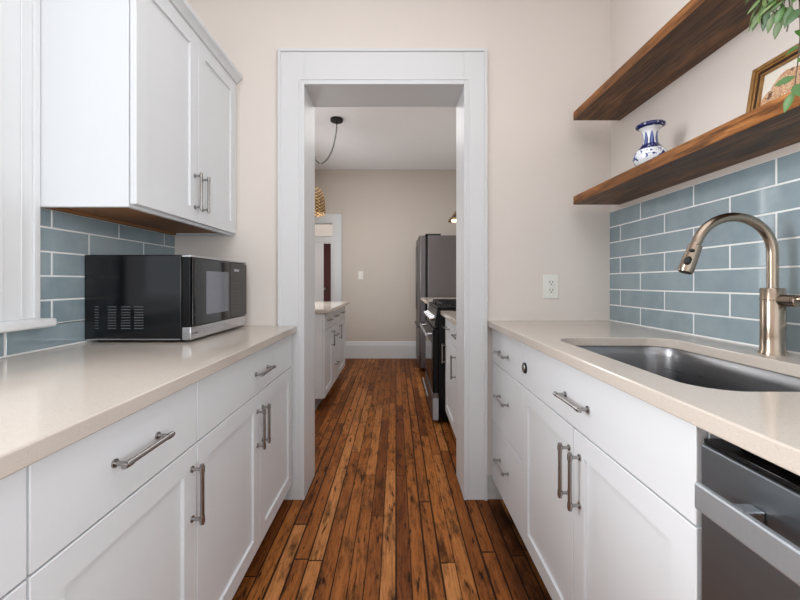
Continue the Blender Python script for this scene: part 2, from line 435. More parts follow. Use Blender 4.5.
# wall behind the camera with a wide unseen opening, added to let light in
w = MB()
w.box(XL, -1.05, YR - 0.1, YR, 0, H).box(1.05, XR, YR - 0.1, YR, 0, H).box(-1.05, 1.05, YR - 0.1, YR, 2.5, H).box(-1.05, 1.05, YR - 0.1, YR, 0, 0.35)
w.build('wall_rear', M['wall'], kind='structure')
w = MB().box(-1.05, -0.98, YR - 0.08, YR - 0.02, 0.35, 2.5).box(0.98, 1.05, YR - 0.08, YR - 0.02, 0.35, 2.5).box(-0.98, 0.98, YR - 0.08, YR - 0.02, 2.43, 2.5).box(-0.98, 0.98, YR - 0.08, YR - 0.02, 0.35, 0.42).box(-0.03, 0.03, YR - 0.08, YR - 0.02, 0.42, 2.43)
w.build('added_rear_window', M['trim'], kind='structure', bevel=0.003)  # unseen frame, added around the rear light opening
# next room
MB().box(FXR, FXR + 0.1, YB2, FY, 0, H).build('wall_far_right', M['wall_dimmed'], kind='structure')
MB().box(FXL - 0.1, FXL, YB2, FY, 0, H).build('wall_far_left', M['wall_dimmed'], kind='structure')
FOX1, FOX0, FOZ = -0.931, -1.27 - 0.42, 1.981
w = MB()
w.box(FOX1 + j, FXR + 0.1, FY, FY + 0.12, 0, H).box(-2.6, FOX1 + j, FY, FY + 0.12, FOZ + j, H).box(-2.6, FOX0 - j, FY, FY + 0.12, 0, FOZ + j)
w.build('wall_far', M['wall_dimmed'], kind='structure')
# hall behind the far doorway, and the room behind that
HY = 6.9
HOX1 = -1.16
w = MB()
w.box(HOX1, 0.4, HY, HY + 0.12, 0, H).box(-2.6, HOX1, HY, HY + 0.12, 1.86, H).box(-2.6, -2.05, HY, HY + 0.12, 0, 1.86)
w.build('wall_hall', M['wall'], kind='structure')
MB().box(-2.6, 0.4, 9.1, 9.2, 0, H).build('wall_hall_end', M['ceiling'], kind='structure')
MB().box(0.3, 0.4, FY + 0.12, 9.1, 0, H).build('wall_hall_right', M['wall'], kind='structure')
MB().box(-2.6, -2.5, FY + 0.12, 9.1, 0, H).build('wall_hall_left', M['wall'], kind='structure')

# ---- cased doorway: jamb lining, head, casing boards with back band and inner bead
CO0, CO1, COZ = -0.604, 0.467, 2.309
cy0 = YB - 0.02                                  # casing face
w = MB()
w.box(OX0 - j, OX0, YB - 0.004, YB2 + 0.004, 0, OZ + j).box(OX1, OX1 + j, YB - 0.004, YB2 + 0.004, 0, OZ + j).box(OX0, OX1, YB - 0.004, YB2 + 0.004, OZ, OZ + j)
w.build('trim_1', M['trim'], kind='structure', bevel=0.002)
def casing(name, x0, x1, ztop, xo0, xo1, zo, yf, back, outw=0.016, bead=0.012, sgn=-1, sides=(True, True)):
    """flat casing around an opening (x0..x1,ztop) out to (xo0..xo1,zo); face at yf, standing on the wall plane back"""
    w = MB(); r = 0.007
    if sides[0]:
        w.box(xo0, x0, yf, back, 0, zo)
        w.box(xo0, xo0 + outw, yf + sgn * r, yf, 0, zo - outw); w.box(x0 - bead, x0, yf + sgn * 0.004, yf, 0, ztop)
        w.box(x0 - bead - 0.016, x0 - bead - 0.011, yf + sgn * 0.003, yf, 0, ztop + bead + 0.011)
    if sides[1]:
        w.box(x1, xo1, yf, back, 0, zo)
        w.box(xo1 - outw, xo1, yf + sgn * r, yf, 0, zo - outw); w.box(x1, x1 + bead, yf + sgn * 0.004, yf, 0, ztop)
        w.box(x1 + bead + 0.011, x1 + bead + 0.016, yf + sgn * 0.003, yf, 0, ztop + bead + 0.011)
    w.box(x0, x1, yf, back, ztop, zo)
    w.box(xo0, xo1, yf + sgn * r, yf, zo - outw, zo)
    w.box(x0, x1, yf + sgn * 0.004, yf, ztop, ztop + bead); w.box(x0 - 0.02, x1 + 0.02, yf + sgn * 0.003, yf, ztop + bead + 0.011, ztop + bead + 0.016)
    return w.build(name, M['trim'], kind='structure', bevel=0.0015)
casing('trim_2', OX0, OX1, OZ, CO0, CO1, COZ, cy0, YB)
# the same casing on the other face of the wall
casing('trim_3', OX0, OX1, OZ, CO0, CO1, COZ, YB2 + 0.02, YB2, sgn=1)
# far doorway casing and jamb
casing('trim_4', FOX0, FOX1, FOZ, FOX0 - 0.135, FOX1 + 0.135, 2.119, FY - 0.02, FY, sides=(False, True))
MB().box(FOX1, FOX1 + j, FY - 0.004, FY + 0.124, 0, FOZ + j).box(FOX0, FOX1, FY - 0.004, FY + 0.124, FOZ, FOZ + j).build('trim_5', M['trim'], kind='structure', bevel=0.002)
# hall doorway casing
casing('trim_6', -2.0, HOX1 - 0.02, 1.84, -2.1, HOX1 + 0.10, 1.96, HY - 0.02, HY, sides=(False, True))
# baseboards
def baseboard(name, x0, x1, y0, y1, h, axis):
    w = MB()
    if axis == 'x':
        w.prism([(y1, 0), (y1, h), (y1 - 0.008, h), (y0 + 0.006, h - 0.03), (y0 + 0.006, h - 0.05), (y0, h - 0.055), (y0, 0)], 'x', x0, x1)
    return w.build(name, M['trim'], kind='structure', bevel=0.0015)
baseboard('baseboard_far', FOX1 + 0.137, FXR, FY - 0.022, FY, 0.25, 'x')
MB().box(CO1, 0.60, YB - 0.014, YB, 0, 0.12).build('baseboard_right', plain('worn_baseboard_paint', (196, 196, 192), 0.6, var=0.25, nscale=30), kind='structure')

# ---- window_1: jamb, sash, glass, casing board, stool
wf = MB()
for y in (WY0, WY1 - 0.02): wf.box(XL - 0.1, XL, y, y + 0.02, WZ0, WZ1)
wf.box(XL - 0.1, XL, WY0, WY1, WZ1 - 0.02, WZ1)
wo = wf.build('window_1', M['trim'], kind='structure', bevel=0.002)
s_ = MB()
for (z0, z1, x) in ((WZ0 + 0.0005, 1.70, -0.05), (1.68, WZ1 - 0.02, -0.08)):
    xa, xb = XL + x - 0.015, XL + x + 0.015
    s_.box(xa, xb, WY0 + 0.02, WY0 + 0.065, z0, z1).box(xa, xb, WY1 - 0.065, WY1 - 0.02, z0, z1)
    s_.box(xa, xb, WY0 + 0.065, WY1 - 0.065, z0, z0 + 0.05).box(xa, xb, WY0 + 0.065, WY1 - 0.065, z1 - 0.045, z1)
s_.build('sash', M['trim'], wo, bevel=0.002)
c_ = MB()
cx = XL + 0.020
for (y0, y1, s) in ((WY1, 1.200, 1), (-0.09, WY0, -1)):
    c_.box(XL, cx, y0, y1, WZ0, WZ1 + 0.13)
    o0, o1 = (y1 - 0.02, y1) if s > 0 else (y0, y0 + 0.02)
    c_.box(cx, cx + 0.008, o0, o1, WZ0, WZ1 + 0.13)
    i0, i1 = (y0, y0 + 0.02) if s > 0 else (y1 - 0.02, y1)
    c_.box(cx, cx + 0.005, i0, i1, WZ0, WZ1 + 0.02)
    m_ = (y0 + y1) / 2 + s * 0.012
    c_.box(cx, cx + 0.003, m_ - 0.004, m_ + 0.004, WZ0, WZ1 + 0.05)
c_.box(XL, cx, WY0, WY1, WZ1, WZ1 + 0.13).box(cx, cx + 0.008, -0.09, 1.2, WZ1 + 0.11, WZ1 + 0.13)
c_.build('casing', M['trim'], wo, bevel=0.003)
MB().box(XL - 0.10, XL + 0.082, -0.10, 1.200, WZ0 - 0.026, WZ0).build('sill', M['trim'], wo, bevel=0.006, segs=3)

# ------------------------------------------------------------------ backsplashes
def tiles(name, X, n, y0, y1, z0, pitch, zt, jointsA, label, oddfirst=True):
    """running-bond tiles on the plane x=X facing n; joints: positions of vertical joints of the first row"""
    L = 0.3065; g = 0.0026; t = 0.0085
    b = MB(); b.box(X + n * 0.0005, X + n * 0.0072, y0, y1, z0 - 0.003, zt, 1)
    r = 0; z = z0
    while z < zt - 0.012:
        za, zb = z + g, min(z + pitch - g, zt - 0.001)
        ph = jointsA if r % 2 == 0 else jointsA + L / 2
        k0 = math.floor((y0 - ph) / L)
        for k in range(k0, k0 + int((y1 - y0) / L) + 3):
            ya, yb = max(ph + k * L + g, y0 + 0.0008), min(ph + (k + 1) * L - g, y1 - 0.0008)
            if yb - ya < 0.006: continue
            d = 0.0018
            def rect(x, e): return [(x, ya + e, za + e), (x, yb - e, za + e), (x, yb - e, zb - e), (x, ya + e, zb - e)]
            vs = rect(X + n * 0.001, 0) + rect(X + n * (t - 0.0015), 0) + rect(X + n * t, d)
            fs = [(8, 9, 10, 11)] + [(a + i, a + (i + 1) % 4, a + 4 + (i + 1) % 4, a + 4 + i) for a in (0, 4) for i in range(4)]
            b.add(vs, fs, 0)
        z += pitch; r += 1
    return tag(b.build(name, [M['tile'], M['grout']]), label, 'backsplash')
ZR, ZLC = 0.916, 0.891                           # worktop heights right / left
tiles('tiled_backsplash', XR, -1, -0.30, YB, ZR + 0.002, 0.0795, 1.4735, 1.717, 'glossy blue grey subway tile backsplash behind the sink and brass toned faucet')
tl = tiles('tiled_backsplash', XL, 1, 1.203, YB, ZLC + 0.004 + 0.0795, 0.0795, 1.352, 1.261, 'darker looking blue grey subway tile backsplash behind the black microwave')
# the bottom row runs on under the window stool
tl2 = tiles('tiled_backsplash', XL, 1, -0.1, YB, ZLC + 0.004, 0.0795, ZLC + 0.004 + 0.0795, 1.110, 'single row of blue grey tile running under the white window sill at left')

# ------------------------------------------------------------------ hardware and cabinets
def pull(parent, X, n, y, z, vertical, cc=0.128, name='handle', lift=0.027, label=None):
    b = MB(); h = cc / 2; e = h + 0.013
    def P(u, w): return (X + n * w, y, z + u) if vertical else (X + n * w, y + u, z)
    for u in (-h, h):
        b.cyl(P(u, 0), P(u, 0.003), 0.0085, seg=16); b.cyl(P(u, 0.003), P(u, lift), 0.0045, seg=12)
        b.cyl(P(u - 0.0075, lift), P(u + 0.0075, lift), 0.0068, seg=14)
    b.cyl(P(-e, lift), P(e, lift), 0.0054, seg=14)
    o = b.build(name, M['nickel'], parent)
    return o

def carcass(n, Xf, Xw, y0, y1, z0, z1):
    """open box of panels behind the fronts; Xf carcass front, Xw wall side"""
    t = 0.018; b = MB()
    b.box(Xf, Xw, y0, y0 + t, z0, z1).box(Xf, Xw, y1 - t, y1, z0, z1)
    b.box(Xf, Xw, y0 + t, y1 - t, z0, z0 + t); b.box(Xw, Xw + n * 0.006, y0 + t, y1 - t, z0 + t, z1)
    b.box(Xf, Xf - n * 0.02, y0 + t, y1 - t, z1 - 0.03, z1)
    return b

def base_cabinet(n, X, Xw, y0, y1, zk, zt, label, fronts, group=None, toe=0.062, name='base_cabinet'):
    """n: direction the fronts face; fronts: list of (kind, y0, y1, z0, z1, pulls)"""
    Xf = X - n * 0.021
    root = thing(name, (Xf, (y0 + y1) / 2, 0), label, 'cabinet', group)
    carcass(n, Xf, Xw, y0 + 0.0005, y1 - 0.0005, zk, zt).build('body', M['cabinet'], root)
    b = MB(); b.box(Xf - n * toe, Xf - n * (toe + 0.018), y0 + 0.0005, y1 - 0.0005, 0.001, zk - 0.0005)
    b.build('toe_kick', M['toe'], root)
    for kind, a, c, d, e, pulls in fronts:
        m = MB()
        if kind == 'door': m.shaker(X, n, a, c, d, e)
        else: m.box(X, X - n * 0.019, a, c, d, e)
        o = m.build({'door': 'door', 'false': 'false_front'}.get(kind, 'drawer'), M['cabinet'], root, bevel=0.0 if kind == 'door' else 0.0015)
        for (py, pz, vert) in pulls: pull(o, X, n, py, pz, vert)
    return root

# ---- left run (sits about 3 cm lower than the right one, on the old sloping floor)
nL, XLF = 1, -0.525
zk, zt = 0.092, ZLC - 0.0325
ds, g = 0.690, 0.0021                          # seam between drawers and doors
dt = zt - 0.006
def dr(y0, y1): return (y0 + g, y1 - g, ds + g, dt)
c1, c2, c3 = 0.543, 1.0025, 1.918
base_cabinet(nL, XLF, XL + 0.01, c2, c3, zk, zt, 'white two-door base cabinet with a wide drawer, against the doorway casing under the microwave', [
    ('drawer', *dr(c2, c3), [(1.484, 0.768, False)]),
    ('door', c2 + g, 1.465 - g, zk + 0.004, ds - g, [(1.437, 0.559, True)]),
    ('door', 1.465 + g, c3 - g, zk + 0.004, ds - g, [(1.492, 0.559, True)])])
base_cabinet(nL, XLF, XL + 0.01, c1, c2, zk, zt, 'white base cabinet with one drawer over one door, second from the doorway on the left', [
    ('drawer', *dr(c1, c2), [(0.772, 0.775, False)]),
    ('door', c1 + g, c2 - g, zk + 0.004, ds - g, [(c2 - 0.026, 0.568, True)])])
base_cabinet(nL, XLF, XL + 0.01, 0.094, c1, zk, zt, 'white base cabinet only partly in view in the lower left corner of the photo', [
    ('drawer', *dr(0.094, c1), [(0.32, 0.772, False)]),
    ('door', 0.094 + g, c1 - g, zk + 0.004, ds - g, [(0.094 + 0.030, 0.556, True)])])
tp = MB().prism([(XL + 0.0005, -0.1), (-0.504, -0.1), (-0.504, cy0 - 0.0085), (CO0 - 0.001, cy0 - 0.0085), (CO0 - 0.001, YB - 0.0005), (XL + 0.0005, YB - 0.0005)], 'z', ZLC - 0.032, ZLC)
tag(tp.build('countertop', M['quartz'], bevel=0.003), 'speckled beige quartz countertop on the left under the microwave', 'countertop')

# ---- upper cabinet
ux, uy0, uy1, uz0, uz1 = -0.823, 1.202, 1.957, 1.362, 2.132
up = thing('wall_cabinet', (XL, (uy0 + uy1) / 2, uz0), 'white two-door wall cabinet with crown moulding hanging above the microwave', 'cabinet')
b = MB()
b.box(XL + 0.001, ux - 0.023, uy0, uy0 + 0.018, uz0 - 0.010, uz1 + 0.01).box(XL + 0.001, ux - 0.021, uy1 - 0.018, uy1, uz0 - 0.010, uz1 + 0.01)
b.box(XL + 0.001, ux - 0.021, uy0 + 0.018, uy1 - 0.018, uz1 - 0.01, uz1 + 0.01)
b.box(ux - 0.039, ux - 0.021, uy0 + 0.018, uy1 - 0.018, uz0 - 0.010, uz0 + 0.03)
b.box(XL + 0.001, XL + 0.008, uy0 + 0.018, uy1 - 0.018, uz0 + 0.014, uz1 - 0.01)
b.build('body', M['cabinet'], up, bevel=0.001)
MB().box(XL + 0.010, ux - 0.040, uy0 + 0.0185, uy1 - 0.0185, uz0 + 0.002, uz0 + 0.014).build('bottom_panel', M['raw_wood'], up)['label'] = 'brown unpainted underside panel'
b = MB().box(XL + 0.010, XL + 0.028, uy0 + 0.019, uy1 - 0.019, uz0 - 0.0085, uz0 + 0.0015); b.build('hanging_rail', M['raw_wood'], up)['label'] = 'brown wooden rail'
um = 1.583
for (a, c, py) in ((uy0 + g, um - g, um - 0.030), (um + g, uy1 - g, um + 0.033)):
    o = MB().shaker(ux, 1, a, c, uz0, uz1).build('door', M['cabinet'], up)
    pull(o, ux, 1, py, 1.484, True)
cr = [(0.0, 0.0), (0.010, 0.0), (0.013, 0.006), (0.022, 0.016), (0.034, 0.022), (0.038, 0.030), (0.038, 0.036), (0.0, 0.036)]
b = MB().prism([(ux - 0.003 + p, uz1 + 0.010 - 0.006 + q) for p, q in cr], 'y', uy0 - 0.012, uy1)
b.prism([(uy0 - p, uz1 + 0.010 - 0.006 + q) for p, q in cr], 'x', XL + 0.002, ux + 0.02)
b.build('crown_moulding', M['cabinet'], up, bevel=0.001)

# ---- right run
nR, XRF = -1, 0.490
zk, zt = 0.112, ZR - 0.031
ds = 0.712; dt = zt - 0.007
a0, a1, a2 = 1.940, 1.478, 0.6185
base_cabinet(nR, XRF, XR - 0.012, a1, a0, zk, zt, 'white three-drawer base cabinet beside the right door casing', [
    ('drawer', a1 + g, a0 - g, ds + g, dt, [(1.722, 0.785, False)]),
    ('drawer', a1 + g, a0 - g, 0.413 + g, ds - g, [(1.722, 0.577, False)]),
    ('drawer', a1 + g, a0 - g, zk + 0.003, 0.413 - g, [(1.722, 0.277, False)])])
sb = base_cabinet(nR, XRF, XR - 0.012, a2, a1, zk, zt, 'white two-door sink base cabinet left of the dishwasher', [
    ('false', a2 + g, a1 - g, ds + g, dt, [(1.033, 0.789, False)]),
    ('door', a2 + g, 1.052 - g, zk + 0.003, ds - g, [(1.012, 0.582, True)]),
    ('door', 1.052 + g, a1 - g, zk + 0.003, ds - g, [(1.073, 0.582, True)])])
b = MB().cyl((XRF, 1.440, 0.788), (XRF - 0.006, 1.440, 0.788), 0.021, 0.0195, seg=24, m=1)
b.cyl((XRF - 0.006, 1.440, 0.788), (XRF - 0.009, 1.440, 0.788), 0.0155, 0.0145, seg=24, m=0)
b.build('round_button', [M['nickel'], M['black_matte']], sb)['label'] = 'round silver cap in a dark ring'

# worktop with the undermount cut-out
def rrect(x0, x1, y0, y1, r, k=8):
    pts = []
    for (cx_, cy_, a) in ((x1 - r, y1 - r, 0), (x0 + r, y1 - r, 90), (x0 + r, y0 + r, 180), (x1 - r, y0 + r, 270)):
        for i in range(k + 1):
            t = R(a + 90 * i / k); pts.append((cx_ + r * math.cos(t), cy_ + r * math.sin(t)))
    return pts
SX0, SX1, SY0, SY1, SR = 0.556, 0.958, 0.685, 1.352, 0.085
def slab_with_hole(name, outer, inner, z0, z1, mat):
    bm = bmesh.new(); edges = []
    for loop in (outer, inner):
        vs = [bm.verts.new((x, y, z1)) for x, y in loop]
        edges += [bm.edges.new((vs[i], vs[(i + 1) % len(vs)])) for i in range(len(vs))]
    r = bmesh.ops.triangle_fill(bm, use_beauty=True, edges=edges)
    faces = list(bm.faces)
    ex = bmesh.ops.extrude_face_region(bm, geom=faces)
    for v in [q for q in ex['geom'] if isinstance(q, bmesh.types.BMVert)]: v.co.z = z0
    bmesh.ops.recalc_face_normals(bm, faces=bm.faces)
    me = D.meshes.new(name); bm.to_mesh(me); bm.free(); me.materials.append(mat)
    o = D.objects.new(name, me); COL.objects.link(o)
    bv = o.modifiers.new('bevel', 'BEVEL'); bv.width = 0.003; bv.segments = 2; bv.limit_method = 'ANGLE'; bv.angle_limit = R(50)
    return o
ct = slab_with_hole('countertop', [(0.470, -0.10), (XR - 0.0005, -0.10), (XR - 0.0005, YB - 0.0005), (0.470, YB - 0.0005)], rrect(SX0, SX1, SY0, SY1, SR), ZR - 0.0305, ZR, M['quartz'])
tag(ct, 'speckled beige quartz countertop on the right with the sink cut-out', 'countertop')

# ---- sink
sk = thing('undermount_sink', ((SX0 + SX1) / 2, (SY0 + SY1) / 2, 0.69), 'stainless steel single-bowl sink set under the right countertop', 'sink')
b = MB(); zs = ZR - 0.031
rings = [(-0.028, zs), (-0.006, zs), (-0.004, zs - 0.004), (0.002, zs - 0.03), (0.006, zs - 0.15), (0.012, zs - 0.178), (0.03, zs - 0.192), (0.06, zs - 0.196)]
K = 0
for d, z in rings:
    pts = rrect(SX0 + d, SX1 - d, SY0 + d, SY1 - d, max(0.02, SR - d)); K = len(pts)
    b.v += [(x, y, z) for x, y in pts]
for i in range(len(rings) - 1):
    for k in range(K): b.f.append((i * K + k, i * K + (k + 1) % K, (i + 1) * K + (k + 1) % K, (i + 1) * K + k)); b.m.append(0)
b.f.append(tuple(range((len(rings) - 1) * K, len(rings) * K))); b.m.append(0)
b.build('bowl', M['steel'], sk, solid=0.0012, angle=50)
mx, my = (SX0 + SX1) / 2, (SY0 + SY1) / 2
b = MB().lathe(mx, my, [(0.0, zs - 0.1935), (0.03, zs - 0.1935), (0.036, zs - 0.190), (0.044, zs - 0.1905), (0.048, zs - 0.195)], 28, cap0=False); b.build('drain', M['nickel'], sk)

# ---- faucet
fx, fy = 1.034, 1.043
fa = thing('kitchen_faucet', (fx, fy, ZR), 'tall brushed bronze-nickel gooseneck faucet behind the sink', 'faucet')
b = MB().lathe(fx, fy, [(0.0305, ZR), (0.0305, ZR + 0.004), (0.0275, ZR + 0.010), (0.0265, ZR + 0.05), (0.0265, ZR + 0.178), (0.0245, ZR + 0.181), (0.013, ZR + 0.1815)], 36, cap1=True)
b.build('body', M['bronze'], fa)
zc = 1.193; rr = 0.1005; dirx, diry = -0.985, 0.10
pts = [(fx, fy, ZR + 0.182), (fx, fy, 1.13), (fx, fy, zc)]
for i in range(1, 19):
    t = R(i * 164 / 18); pts.append((fx + dirx * (rr - rr * math.cos(t)), fy + diry * (rr - rr * math.cos(t)), zc + rr * math.sin(t)))
b = MB().ring_path(pts, 0.0128, 20); b.build('gooseneck_spout', M['bronze'], fa)
e = Vector(pts[-1]); dn = (Vector(pts[-1]) - Vector(pts[-2])).normalized()
b = MB().ring_path([e + dn * s for s in (0.0, 0.004, 0.006, 0.040, 0.080, 0.085)], [0.0128, 0.0132, 0.0165, 0.0180, 0.0195, 0.0180], 22)
sh = b.build('spray_head', M['bronze'], fa)
side = Vector((0, -1, 0)); side = (side - dn * side.dot(dn)).normalized(); perp = Vector((-0.75, -0.66, 0)); perp = (perp - dn * perp.dot(dn)).normalized()
b = MB()
for s0, L_, rad in ((0.026, 0.004, 0.0068), (0.056, 0.012, 0.0085)):
    c0 = e + dn * s0
    b.ring_path([c0 - dn * L_ + perp * 0.0145, c0 - dn * L_ * 0.5 + perp * 0.0155, c0 + dn * L_ * 0.5 + perp * 0.0162, c0 + dn * L_ + perp * 0.016], [rad * 0.55, rad, rad, rad * 0.55], 16)
b.build('spray_button', M['black_matte'], sh)['label'] = 'black push buttons'
b = MB().cyl(e + dn * 0.0845, e + dn * 0.0865, 0.0150, seg=20); b.build('nozzle', M['black_matte'], sh)
hz = ZR + 0.148
hd = Vector((0.10, -0.995, 0)).normalized(); h0 = Vector((fx, fy, hz))
b = MB().ring_path([h0 + hd * s for s in (0.020, 0.052, 0.0525, 0.056)], [0.0165, 0.0165, 0.0155, 0.0155], 24)
b.ring_path([h0 + hd * s for s in (0.054, 0.060, 0.062)], [0.0165, 0.0165, 0.014], 24)
b.ring_path([h0 + hd * 0.058 + Vector((0.0, 0, 0.004)), h0 + hd * 0.08 + Vector((0.006, 0, 0.008)), h0 + hd * 0.15 + Vector((0.02, 0, 0.018))], [0.0075, 0.0065, 0.0055], 16)
b.build('lever_handle', M['bronze'], fa)
b = MB().lathe(fx, fy, [(0.0268, hz + 0.0), (0.0274, hz + 0.001), (0.0274, hz + 0.003), (0.0268, hz + 0.004)], 36, cap0=False); b.build('trim_ring', M['bronze'], fa)

# ---- dishwasher
dwy0, dwy1 = 0.012, 0.6145; dwx = 0.492
dw = thing('dishwasher', (dwx + 0.3, (dwy0 + dwy1) / 2, 0), 'dark stainless dishwasher with a flat bar handle under the right countertop', 'dishwasher')
MB().box(dwx + 0.062, XR - 0.02, dwy0 + 0.004, dwy1 - 0.004, 0.10, ZR - 0.036).build('tub', M['black_matte'], dw)
door = MB()
door.box(dwx, dwx + 0.058, dwy0, dwy1, 0.125, 0.853)
do = door.build('door', M['dishwasher_steel'], dw, bevel=0.004, segs=3)
b = MB().box(dwx + 0.004, dwx + 0.060, dwy0 + 0.002, dwy1 - 0.002, 0.8535, 0.861)
b.cyl((dwx + 0.030, 0.53, 0.8595), (dwx + 0.030, 0.53, 0.8615), 0.011, seg=20)
for k in range(5): b.cyl((dwx + 0.030, 0.40 - k * 0.055, 0.8595), (dwx + 0.030, 0.40 - k * 0.055, 0.8615), 0.008, seg=16)
b.build('control_strip', M['glass_black'], do, bevel=0.002)['label'] = 'black top edge with touch controls'
bx = dwx - 0.048
b = MB().box(bx, bx + 0.010, dwy0, 0.567, 0.776, 0.815)
b.build('handle', M['bar_steel'], do, bevel=0.003, segs=3)
for y in (0.505, 0.11):
    MB().box(bx + 0.0101, dwx - 0.0005, y, y + 0.022, 0.783, 0.806).build('handle_bracket', M['bright_steel'], do, bevel=0.002)
MB().box(dwx + 0.05, dwx + 0.06, dwy0 + 0.003, dwy1 - 0.003, 0.004, 0.115).build('toe_kick', M['black_matte'], dw)
base_cabinet(nR, XRF, XR - 0.012, -0.09, 0.010, zk, zt, 'narrow white filler cabinet on the near side of the dishwasher', [('door', -0.09 + g, 0.010 - g, zk + 0.003, dt, [])])

# ------------------------------------------------------------------ shelves and what stands on them
SHX = 0.880; T = 0.041
ZS1, ZS2 = 1.498, 1.916
for z, lab in ((ZS1, 'lower thick wooden floating shelf carrying the blue vase and picture'), (ZS2, 'upper thick wooden floating shelf with the trailing plant')):
    b = MB().box(SHX, XR - 0.0005, 0.20, 1.887, z, z + T); b.m[4] = 1
    o = b.build('floating_shelf', [M['shelf'], M['shelf_edge_lit']], bevel=0.002, origin=(XR, 1.0, z))
    tag(o, lab, 'shelf')
# vase
vx, vy, vz = 0.972, 1.452, ZS1 + T
prof = [(0.0, 0.004), (0.030, 0.0), (0.036, 0.0), (0.037, 0.006), (0.044, 0.016), (0.058, 0.036), (0.063, 0.054), (0.060, 0.070), (0.050, 0.084), (0.037, 0.098), (0.029, 0.110),
        (0.026, 0.128), (0.0265, 0.148), (0.031, 0.164), (0.041, 0.175), (0.0515, 0.181), (0.053, 0.187), (0.051, 0.191), (0.047, 0.188), (0.034, 0.177), (0.024, 0.162), (0.021, 0.130), (0.024, 0.112), (0.045, 0.085), (0.055, 0.06), (0.05, 0.03), (0.0, 0.012)]
b = MB().lathe(vx, vy, [(r * 0.93, vz + z * 0.92) for r, z in prof], 48, cap0=False)
tag(b.build('porcelain_vase', M['porcelain'], origin=(vx, vy, vz)), 'small blue and white porcelain vase with a flared rim on the lower shelf', 'vase')
# framed picture leaning on the wall
pw, ph = 0.30, 0.222
pf = thing('framed_picture', (1.052, 1.160, ZS1 + T + 0.001), 'small gold wooden framed autumn picture leaning on the wall above the sink', 'picture')
def fr(b, d0, d1, x0, x1, m=0):
    # picture-frame ring between insets d0 and d1, local coords: x depth, y leftwards negative, z up
    b.box(x0, x1, -d0, -d1, d0, ph - d0, m); b.box(x0, x1, -(pw - d0), -(pw - d1), d0, ph - d0, m)
    b.box(x0, x1, -d1, -(pw - d1), d0, d1, m); b.box(x0, x1, -d1, -(pw - d1), ph - d1, ph - d0, m)
    return b
L0 = Vector(pf.location)
def loc_build(b, name, mat, bevel=0.0):
    b.v = [tuple(Vector(p) + L0) for p in b.v]; return b.build(name, mat, pf, bevel=bevel)
b = MB(); fr(b, 0, 0.012, 0.0, 0.022); fr(b, 0.012, 0.018, 0.004, 0.022); loc_build(b, 'frame', M['frame'], 0.002)
b = MB(); fr(b, 0.0182, 0.0265, 0.008, 0.021); loc_build(b, 'liner', plain('dark_brown_liner', (44, 24, 18), 0.4), 0.001)['label'] = 'dark brown inner liner'
b = MB(); fr(b, 0.0267, 0.0315, 0.006, 0.021); loc_build(b, 'fillet', M['frame'], 0.0005)
b = MB().box(0.014, 0.021, -0.0317, -(pw - 0.0317), 0.0317, ph - 0.0317); loc_build(b, 'print', M['art'])
pf.rotation_euler = (0, R(9), 0)

# trailing plant in a pot on the upper shelf
px, py, pz = 0.985, 0.66, ZS2 + T
pl = thing('trailing_plant', (px, py, pz), 'leafy green plant trailing down from the upper shelf at the right edge', 'plant')
b = MB().lathe(px, py, [(0.045, pz), (0.05, pz + 0.004), (0.062, pz + 0.10), (0.066, pz + 0.11), (0.066, pz + 0.118), (0.060, pz + 0.118), (0.056, pz + 0.10)], 32)
b.build('pot', M['pot'], pl)
MB().lathe(px, py, [(0.0, pz + 0.104), (0.0555, pz + 0.1)], 24, cap0=False).build('soil', M['soil'], pl)
def leaf(b, base, d, up, L, W, m=0, fold=0.25, droop=0.2):
    d = Vector(d).normalized(); up = Vector(up); up = (up - d * up.dot(d))
    if up.length < 1e-4: up = d.orthogonal()
    up.normalize(); sd = d.cross(up)
    prof = [(0.0, 0.02), (0.12, 0.45), (0.32, 0.92), (0.52, 1.0), (0.72, 0.74), (0.88, 0.36), (1.0, 0.02)]
    vs = []
    for t, w_ in prof:
        c = Vector(base) + d * (L * t) - up * (droop * L * t * t)
        hw = W * 0.5 * w_
        vs += [c - sd * hw + up * (fold * hw), c, c + sd * hw + up * (fold * hw)]
    fs = []
    for i in range(len(prof) - 1):
        fs += [(3 * i, 3 * i + 1, 3 * i + 4, 3 * i + 3), (3 * i + 1, 3 * i + 2, 3 * i + 5, 3 * i + 4)]
    b.add(vs, fs, m)
def bez(p, n=16):
    p = [Vector(q) for q in p]; out = []
    P = [p[0]] + p + [p[-1]]
    for i in range(1, len(P) - 2):
        for k in range(n):
            t = k / n; a, b_, c, d = P[i - 1], P[i], P[i + 1], P[i + 2]
            out.append(0.5 * ((2 * b_) + (c - a) * t + (2 * a - 5 * b_ + 4 * c - d) * t * t + (3 * b_ - a - 3 * c + d) * t ** 3))
    out.append(P[-2]); return out
P0 = (px, py, pz + 0.11)
